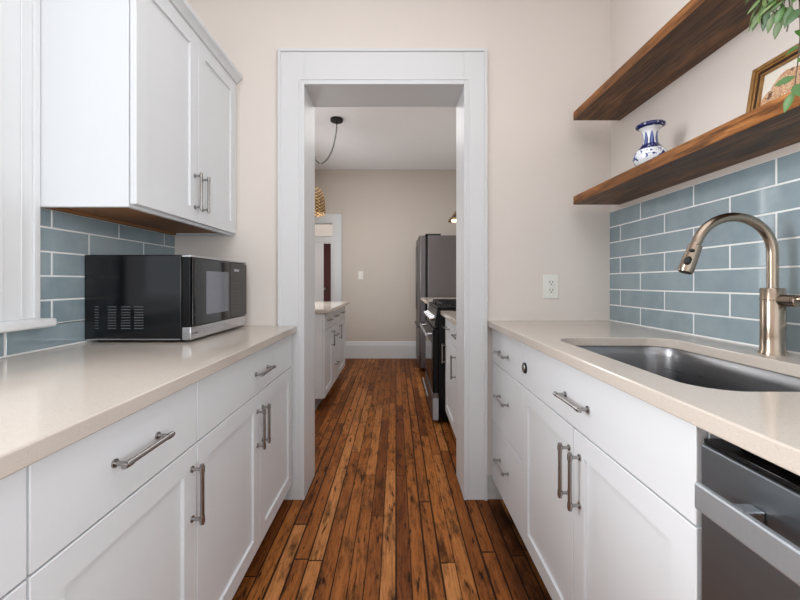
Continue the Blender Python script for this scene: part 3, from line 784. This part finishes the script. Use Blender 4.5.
stems = [
    # long hanging vine with oval leaves, then the shorter sprays
    ([P0, (0.90, 0.71, pz + 0.13), (0.850, 0.785, 1.88), (0.842, 0.792, 1.74), (0.846, 0.796, 1.62), (0.838, 0.800, 1.515)], 'round'),
    ([P0, (0.91, 0.72, pz + 0.14), (0.852, 0.815, 1.90), (0.846, 0.838, 1.78), (0.845, 0.845, 1.715)], 'lance'),
    ([P0, (0.92, 0.74, pz + 0.14), (0.857, 0.850, 1.92), (0.850, 0.872, 1.80), (0.848, 0.882, 1.745)], 'lance'),
    ([P0, (0.90, 0.68, pz + 0.15), (0.848, 0.790, 1.90), (0.842, 0.808, 1.80), (0.840, 0.806, 1.70)], 'mixed'),
    ([P0, (0.90, 0.66, pz + 0.16), (0.846, 0.735, 1.90), (0.840, 0.755, 1.76), (0.842, 0.760, 1.64)], 'round'),
    ([P0, (0.92, 0.73, pz + 0.13), (0.850, 0.785, 1.90), (0.842, 0.815, 1.82), (0.840, 0.822, 1.715)], 'mixed'),
    ([P0, (0.93, 0.75, pz + 0.13), (0.858, 0.835, 1.92), (0.846, 0.864, 1.84), (0.846, 0.862, 1.730)], 'mixed'),
    ([P0, (0.92, 0.72, pz + 0.12), (0.852, 0.800, 1.90), (0.846, 0.826, 1.80), (0.842, 0.828, 1.690)], 'lance'),
    ([P0, (0.95, 0.58, pz + 0.22), (0.88, 0.55, pz + 0.20), (0.83, 0.55, 1.90)], 'round'),
    ([P0, (1.0, 0.70, pz + 0.25), (0.97, 0.76, pz + 0.28)], 'round'),
]
st = MB(); lv = MB(); rd = random.Random(11)
for ctrl, kind in stems:
    pts = bez(ctrl); n = len(pts)
    st.ring_path(pts, [0.0022 * (1 - 0.6 * i / n) for i in range(n)], 6)
    i = 14; sgn = 1; step = 2 if kind != 'round' else 4
    while i < n - 1:
        t = (pts[i + 1] - pts[i]).normalized()
        out = Vector((-rd.uniform(0.0, 0.8), sgn * rd.uniform(0.25, 1.0), rd.uniform(-0.5, 0.35)))
        if kind == 'lance' or (kind == 'mixed' and sgn > 0):
            leaf(lv, pts[i], t * rd.uniform(0.3, 1.0) + out * 0.8, (rd.uniform(-0.9, -0.2), rd.uniform(-0.9, 0.2), rd.uniform(-0.3, 0.8)), rd.uniform(0.036, 0.062), rd.uniform(0.0075, 0.0125), 0, 0.3, rd.uniform(-0.1, 0.45))
        else:
            leaf(lv, pts[i], t * rd.uniform(0.1, 0.7) + out * 0.9, (rd.uniform(-0.9, -0.3), rd.uniform(-0.9, 0.1), rd.uniform(-0.3, 0.8)), rd.uniform(0.026, 0.038), rd.uniform(0.014, 0.021), 1, 0.2, rd.uniform(0.0, 0.5))
        sgn = -sgn; i += step + rd.randint(-1, 2)
    t = (pts[-1] - pts[-2]).normalized()
    leaf(lv, pts[-1], t + Vector((-0.2, 0.3, 0)), (-0.8, -0.5, 0.4), 0.042, 0.016, 0 if kind == 'lance' else 1)
# bare drooping tendrils
for ctrl in ([(0.848, 0.870, 1.80), (0.845, 0.868, 1.745), (0.845, 0.852, 1.720), (0.842, 0.842, 1.702), (0.842, 0.836, 1.672)], [(0.840, 0.815, 1.74), (0.84, 0.810, 1.69), (0.838, 0.815, 1.650)]):
    pts = bez(ctrl, 10); st.ring_path(pts, 0.0014, 6)
st.build('stems', M['stem'], pl)
lv.build('foliage', [M['leaf'], M['leaf_round']], pl, angle=60)

# ------------------------------------------------------------------ microwave
mx0, mx1, my0, my1, mz0, mz1 = -1.1410, -0.7535, 1.390, 1.909, ZLC + 0.010, 1.2135
mw = thing('microwave_oven', ((mx0 + mx1) / 2, (my0 + my1) / 2, ZLC), 'black microwave oven with a stainless trimmed front on the left countertop', 'microwave')
b = MB().box(mx0, mx1 - 0.032, my0, my1, mz0, mz1)
body = b.build('body', M['black_body'], mw, bevel=0.004, segs=3)
for c in range(4):
    b = MB()
    for r in range(9):
        z = mz0 + 0.038 + r * 0.0098
        x0 = mx0 + 0.040 + c * 0.048; x1 = x0 + (0.034 if c > 1 else 0.030 if c == 1 else 0.014)
        b.box(x0, x1, my0 - 0.0012, my0 + 0.0002, z, z + 0.0048, 0)
        b.box(x0, x1, my0 - 0.0018, my0 + 0.0002, z + 0.0048, z + 0.0062, 1)
    b.build('vent_grille', [M['slot'], M['slot_rim']], body)
MB().box(mx0 + 0.01, mx1 - 0.035, my0 - 0.0015, my0 + 0.0005, mz0 + 0.001, mz0 + 0.005).build('bottom_edge_glint', M['bright_steel'], body)  # bright strip standing in for light reflected along the bottom edge
fxa = mx1 - 0.0315; yd = 1.7145
b = MB().box(fxa, mx1, my0 + 0.001, my1 - 0.001, mz0 + 0.048, mz1 - 0.009); b.build('front_frame', M['black'], mw, bevel=0.004, segs=3)
b = MB().box(fxa, mx1 + 0.002, my0 + 0.001, my1 - 0.001, mz0, mz0 + 0.0475); trm = b.build('bottom_trim', M['bright_steel'], mw, bevel=0.003)
for k in range(4): pass
b = MB()
for k, wdt in enumerate((0.006, 0.004, 0.007, 0.005, 0.004)): b.box(mx1 + 0.0021, mx1 + 0.0026, my0 + 0.014 + k * 0.009, my0 + 0.014 + k * 0.009 + wdt, mz0 + 0.019, mz0 + 0.025)
b.build('printed_mark', M['dark_marking'], trm)
MB().box(fxa, mx1 + 0.002, my0 + 0.001, my1 - 0.001, mz1 - 0.0085, mz1).build('top_trim', M['bright_steel'], mw, bevel=0.002)
b = MB().box(mx1 + 0.0002, mx1 + 0.006, my0 + 0.010, yd - 0.001, mz0 + 0.050, mz1 - 0.011)
dr_ = b.build('door', M['glass_black'], mw, bevel=0.003)
MB().box(mx1 + 0.0061, mx1 + 0.0066, 1.497, 1.694, mz0 + 0.085, mz1 - 0.056).build('door_window', M['window_reflection'], dr_)['label'] = 'door window with a grey reflection painted in'
b = MB().box(mx1 + 0.0002, mx1 + 0.005, yd + 0.001, my1 - 0.004, mz0 + 0.050, mz1 - 0.011)
cp = b.build('control_panel', M['glass_black'], mw, bevel=0.003)
b = MB()
for r in range(8):
    for c in range(3): b.box(mx1 + 0.0051, mx1 + 0.0055, yd + 0.036 + c * 0.027, yd + 0.036 + c * 0.027 + 0.010, mz0 + 0.078 + r * 0.0185, mz0 + 0.078 + r * 0.0185 + 0.0045)
b.build('button_printing', M['dark_marking'], cp)
b = MB()
for k, wdt in enumerate((0.011, 0.007, 0.009, 0.008)): b.box(mx1 + 0.0051, mx1 + 0.0055, yd + 0.045 + k * 0.014, yd + 0.045 + k * 0.014 + wdt, mz1 - 0.050, mz1 - 0.040)
b.build('brand_mark', M['marking'], cp)
for x in (mx0 + 0.04, mx1 - 0.06):
    for y in (my0 + 0.04, my1 - 0.04):
        MB().cyl((x, y, ZLC), (x, y, mz0), 0.012, seg=14).build('foot', M['black_matte'], mw)

# ------------------------------------------------------------------ wall plates
def plate_y(name, cx_, yf, cz, w_, h_, label, cat):
    root = thing(name, (cx_, yf, cz), label, cat)
    MB().box(cx_ - w_ / 2, cx_ + w_ / 2, yf - 0.006, yf - 0.0003, cz - h_ / 2, cz + h_ / 2).build('plate', M['plastic_white'], root, bevel=0.003, segs=3)
    return root
ox, oz = 0.799, 1.091
ol = plate_y('wall_outlet', ox, YB, oz, 0.080, 0.124, 'white double wall outlet above the right countertop', 'outlet')
for s in (-1, 1):
    z = oz + s * 0.020
    so = MB().box(ox - 0.017, ox + 0.017, YB - 0.0085, YB - 0.0055, z - 0.0145, z + 0.0145).build('socket', M['plastic_white'], ol, bevel=0.002)
    b = MB().box(ox - 0.0085, ox - 0.0055, YB - 0.0089, YB - 0.0084, z - 0.001, z + 0.009).box(ox + 0.0055, ox + 0.0085, YB - 0.0089, YB - 0.0084, z - 0.001, z + 0.008)
    b.cyl((ox, YB - 0.0084, z - 0.008), (ox, YB - 0.0089, z - 0.008), 0.0032, seg=12); b.build('slots', M['slot'], so)
sx_, sz_ = -0.516, 1.218
sw = plate_y('light_switch', sx_, FY, sz_, 0.074, 0.120, 'white light switch plate on the far wall beyond the doorway', 'switch')
MB().box(sx_ - 0.017, sx_ + 0.017, FY - 0.0095, FY - 0.0055, sz_ - 0.034, sz_ + 0.034).build('rocker', M['plastic_white'], sw, bevel=0.002)

# ------------------------------------------------------------------ next room: left cabinets
FX = -0.618; zk, zt = 0.105, 0.848; ds = 0.690; dt = zt - 0.006; e0, e1, e2, e3 = 3.29, 3.70, 4.08, 4.62
grp = None
base_cabinet(1, FX, FXL + 0.01, e0, e1, zk, zt, 'white base cabinet with a drawer and door, nearest through the doorway on the left', [
    ('drawer', e0 + g, e1 - g, ds + g, dt, [(3.50, 0.77, False)]), ('door', e0 + g, e1 - g, zk + 0.003, ds - g, [(e1 - 0.05, 0.58, True)])])
base_cabinet(1, FX, FXL + 0.01, e1, e2, zk, zt, 'white three-drawer base cabinet, middle one beyond the doorway on the left', [
    ('drawer', e1 + g, e2 - g, ds + g, dt, [(3.89, 0.77, False)]), ('drawer', e1 + g, e2 - g, 0.41 + g, ds - g, [(3.89, 0.58, False)]), ('drawer', e1 + g, e2 - g, zk + 0.003, 0.41 - g, [(3.89, 0.29, False)])])
base_cabinet(1, FX, FXL + 0.01, e2, e3, zk, zt, 'white base cabinet at the far end of the left run, nearest the far wall', [
    ('drawer', e2 + g, e3 - g, ds + g, dt, [(4.36, 0.77, False)]), ('door', e2 + g, e3 - g, zk + 0.003, ds - g, [(e2 + 0.05, 0.58, True)])])
tag(MB().box(FXL + 0.0005, -0.572, e0 - 0.025, e3 + 0.03, zt + 0.0005, zt + 0.0325).build('countertop', M['quartz'], bevel=0.003), 'beige countertop on the left cabinets seen through the doorway', 'countertop')

# ---- next room: right cabinet, range, counter behind it, fridge, hood
GX = 0.386; zk, zt = 0.105, 0.858; ds = 0.69; dt = zt - 0.006
base_cabinet(-1, GX, FXR - 0.012, 2.50, 2.985, zk, zt, 'white base cabinet with one drawer and one door between doorway and range', [
    ('drawer', 2.50 + g, 2.985 - g, ds + g, dt, [(2.80, 0.775, False)]), ('door', 2.50 + g, 2.985 - g, zk + 0.003, ds - g, [(2.955, 0.56, True)])])
base_cabinet(-1, GX, FXR - 0.012, 2.23, 2.50, zk, zt, 'narrow white base cabinet just past the doorway on the right', [
    ('drawer', 2.23 + g, 2.50 - g, ds + g, dt, [(2.365, 0.775, False)]), ('door', 2.23 + g, 2.50 - g, zk + 0.003, ds - g, [(2.47, 0.56, True)])])
tag(MB().box(0.350, FXR - 0.0005, 2.228, 2.984, zt + 0.0005, zt + 0.0325).build('countertop', M['quartz'], bevel=0.003), 'short beige countertop between the doorway and the black range', 'countertop')
ry0, ry1 = 2.990, 3.750; rx = 0.336
rg = thing('gas_range', (0.66, (ry0 + ry1) / 2, 0), 'black gas range with stainless front seen through the doorway', 'range')
MB().box(rx, FXR - 0.02, ry0, ry1, 0.03, 0.905).build('body', M['black'], rg, bevel=0.003)
MB().box(rx - 0.010, FXR - 0.02, ry0 + 0.001, ry1 - 0.001, 0.9055, 0.921).build('cooktop', M['black'], rg, bevel=0.004)
od = MB().box(rx - 0.0475, rx - 0.0005, ry0 + 0.003, ry1 - 0.003, 0.245, 0.745).build('oven_door', M['black'], rg, bevel=0.004)
MB().box(rx - 0.0485, rx - 0.0477, ry0 + 0.09, ry1 - 0.09, 0.33, 0.62).build('door_window', M['glass_black'], od)
b = MB().cyl((rx - 0.093, ry0 + 0.02, 0.700), (rx - 0.093, ry1 - 0.02, 0.700), 0.012)
for y in (ry0 + 0.05, ry1 - 0.05): b.cyl((rx - 0.047, y, 0.700), (rx - 0.093, y, 0.700), 0.009)
b.build('door_handle', M['bright_steel'], od)
wd = MB().box(rx - 0.0475, rx - 0.0005, ry0 + 0.003, ry1 - 0.003, 0.022, 0.238).build('warming_drawer', [M['fridge_steel']], rg, bevel=0.004)
b = MB().box(rx - 0.046, rx - 0.002, ry0 - 0.0012, ry0 + 0.0028, 0.03, 0.20); b.build('drawer_side', M['grey_panel'], wd)['label'] = 'pale grey drawer side'
MB().cyl((rx - 0.075, ry0 + 0.10, 0.19), (rx - 0.075, ry1 - 0.10, 0.19), 0.009).build('drawer_handle', M['bright_steel'], wd)
cpn = MB().prism([(rx - 0.035, 0.752), (rx - 0.0005, 0.752), (rx - 0.0005, 0.902), (rx - 0.012, 0.902)], 'y', ry0 + 0.001, ry1 - 0.001).build('control_panel', M['black'], rg, bevel=0.002)
for k in range(5):
    y = ry0 + 0.10 + k * 0.14
    MB().cyl((rx - 0.024, y, 0.825), (rx - 0.036, y, 0.823), 0.024, 0.024, seg=20).cyl((rx - 0.036, y, 0.823), (rx - 0.066, y, 0.818), 0.020, 0.017, seg=20).build('knob', M['bright_steel'], rg)
for gy in (ry0 + 0.03, ry0 + 0.27, ry0 + 0.51):
    b = MB(); gx0, gx1, gz = rx + 0.03, FXR - 0.09, 0.944
    for y in (gy, gy + 0.11, gy + 0.22): b.box(gx0, gx1, y - 0.005, y + 0.005, gz - 0.006, gz + 0.006)
    for x in (gx0, gx0 + 0.15, (gx0 + gx1) / 2, gx1 - 0.15, gx1): b.box(x - 0.005, x + 0.005, gy, gy + 0.22, gz - 0.006, gz + 0.006)
    for x in (gx0, gx1):
        for y in (gy, gy + 0.22): b.box(x - 0.006, x + 0.006, y - 0.006, y + 0.006, 0.9215, gz)
    b.build('grate', M['cast'], rg)
for (x, y) in ((rx + 0.16, ry0 + 0.14), (rx + 0.44, ry0 + 0.14), (rx + 0.16, ry1 - 0.14), (rx + 0.44, ry1 - 0.14), (rx + 0.30, (ry0 + ry1) / 2)):
    MB().lathe(x, y, [(0.042, 0.9215), (0.042, 0.928), (0.03, 0.932), (0.0, 0.933)], 20, cap0=False).build('burner', M['cast'], rg)
base_cabinet(-1, GX, FXR - 0.012, 3.755, 4.66, zk, zt + 0.04, 'white base cabinet mostly hidden between the range and the fridge', [('door', 3.755 + g, 4.66 - g, zk + 0.003, zt, [])])
tag(MB().box(0.300, FXR - 0.0005, 3.756, 4.66, zt + 0.0415, zt + 0.0725).build('countertop', M['quartz'], bevel=0.003), 'pale strip of countertop just behind the range, before the fridge', 'countertop')
ky0, ky1 = 4.70, 5.52; kx = 0.396
fg = thing('refrigerator', (0.65, (ky0 + ky1) / 2, 0), 'tall dark grey refrigerator against the far wall behind the range', 'refrigerator')
MB().box(kx, FXR - 0.02, ky0, ky1, 0.02, 1.695).build('body', M['fridge_steel'], fg, bevel=0.004)
MB().box(kx - 0.03, kx + 0.16, ky0 + 0.004, ky1 - 0.004, 1.6955, 1.716).build('hinge_cover', M['black_matte'], fg, bevel=0.004)
for (y0, y1, z0, z1, hy) in ((ky0 + 0.002, 5.108, 0.62, 1.694, 5.07), (5.112, ky1 - 0.002, 0.62, 1.694, 5.15), (ky0 + 0.002, ky1 - 0.002, 0.05, 0.615, None)):
    o = MB().prism([(kx - 0.030, y0), (kx - 0.092, y0), (kx - 0.106, y0 + 0.02), (kx - 0.110, (y0 + y1) / 2), (kx - 0.106, y1 - 0.02), (kx - 0.092, y1), (kx - 0.030, y1)], 'z', z0, z1).build('door' if hy else 'freezer_drawer', M['fridge_steel'], fg, bevel=0.004)
    MB().box(kx - 0.0295, kx - 0.0005, y0 + 0.012, y1 - 0.012, z0 + 0.012, z1 - 0.012).build('gasket', M['black_matte'], o)
    b = MB()
    if hy:
        b.ring_path([(kx - 0.105, hy, 0.75), (kx - 0.122, hy, 0.77), (kx - 0.124, hy, 1.1), (kx - 0.122, hy, 1.58), (kx - 0.105, hy, 1.60)], 0.007, 12)
    else:
        b.ring_path([(kx - 0.103, y0 + 0.06, 0.55), (kx - 0.122, y0 + 0.08, 0.55), (kx - 0.122, y1 - 0.08, 0.55), (kx - 0.103, y1 - 0.06, 0.55)], 0.011, 12)
    b.build('handle', M['fridge_steel'], o)
hd_ = thing('range_hood', (0.73, 3.37, 1.64), 'dark wooden range hood with a lit lamp, at the doorway right jamb', 'range hood')
hx = 0.512
b = MB()
b.add([(hx, 3.0, 1.703), (FXR - 0.001, 3.0, 1.703), (FXR - 0.001, 3.74, 1.703), (hx, 3.74, 1.703), (hx, 3.0, 1.722), (hx, 3.74, 1.722), (0.76, 3.2, 2.05), (FXR - 0.001, 3.2, 2.05), (FXR - 0.001, 3.54, 2.05), (0.76, 3.54, 2.05), (FXR - 0.001, 3.0, 1.722), (FXR - 0.001, 3.74, 1.722)],
      [(0, 1, 2, 3), (0, 3, 5, 4), (4, 5, 9, 6), (0, 4, 10, 1), (4, 6, 7, 10), (3, 2, 11, 5), (5, 11, 8, 9), (6, 9, 8, 7), (1, 10, 7, 8, 11, 2)])
b.build('canopy', M['hood_wood'], hd_, bevel=0.004)
MB().box(0.76, FXR - 0.001, 3.2, 3.54, 2.0505, 2.765).build('chimney', M['hood_wood'], hd_)
MB().cyl((0.555, 3.60, 1.702), (0.555, 3.60, 1.688), 0.030, 0.024, seg=20).build('lamp', M['bulb'], hd_)
# ---- pendant lamp swagged from the ceiling of the next room
ZC = H - 0.02
pcx, pcy = -0.601, 3.85; shx, shy = -0.945, 3.95
pn = thing('pendant_lamp', (shx, shy, ZC), 'woven rattan pendant lamp swagged on a black and white cord beyond the doorway', 'pendant lamp')
MB().lathe(pcx, pcy, [(0.062, ZC - 0.0003), (0.064, ZC - 0.006), (0.062, ZC - 0.026), (0.055, ZC - 0.030), (0.0, ZC - 0.030)], 32).build('canopy', M['black_matte'], pn)
MB().cyl((pcx, pcy, ZC - 0.03), (pcx, pcy, ZC - 0.075), 0.009, 0.006, seg=12).build('cord_grip', M['black_matte'], pn)
pts = bez([(pcx, pcy, ZC - 0.07), (-0.610, 3.86, 2.62), (-0.640, 3.87, 2.49), (-0.690, 3.88, 2.39), (-0.752, 3.89, 2.335), (-0.805, 3.90, 2.355), (-0.85, 3.92, 2.44), (-0.93, 3.94, 2.70), (shx, shy, ZC - 0.035), (shx, shy, 2.60), (shx, shy, 2.13)], 10)
MB().ring_path(pts, 0.0075, 10).build('cord', M['cord'], pn)
b = MB().ring_path([(shx, shy, ZC), (shx, shy, ZC - 0.03), (shx + 0.012, shy, ZC - 0.045), (shx, shy, ZC - 0.055)], 0.004, 8); b.build('ceiling_hook', M['black_matte'], pn)
shp = [(0.03, 2.122), (0.09, 2.117), (0.15, 2.092), (0.188, 2.045), (0.203, 1.98), (0.207, 1.90), (0.207, 1.826), (0.201, 1.826), (0.201, 1.90), (0.197, 1.98), (0.182, 2.042), (0.146, 2.086), (0.088, 2.111), (0.03, 2.116)]
b = MB().lathe(shx, shy, shp, 56, cap0=False); b.build('shade', M['rattan'], pn, origin=(shx, shy, 1.826))
MB().lathe(shx, shy, [(0.0, 2.125), (0.022, 2.125), (0.022, 2.06), (0.0, 2.06)], 20, cap0=False).build('socket', M['black_matte'], pn)
MB().lathe(shx, shy, [(0.014, 2.058), (0.018, 2.03), (0.032, 1.99), (0.036, 1.965), (0.028, 1.94), (0.0, 1.93)], 24, cap0=False).build('bulb', M['bulb'], pn)

# ---- hall door beyond the far doorway
rd_ = thing('panel_door', (-1.32, HY + 0.22, 0), 'dark red door edge glimpsed through the far doorway', 'door')
MB().box(-1.345, HOX1 - 0.02, HY + 0.16, HY + 0.20, 0.008, 1.835).build('leaf', M['red_door'], rd_, bevel=0.003)
MB().lathe(-1.31, HY + 0.12, [(0.0, 0.97), (0.02, 0.975), (0.026, 0.995), (0.02, 1.015), (0.0, 1.02)], 16, cap0=False).cyl((-1.31, HY + 0.16, 0.995), (-1.31, HY + 0.13, 0.995), 0.008).build('knob', M['nickel'], rd_)
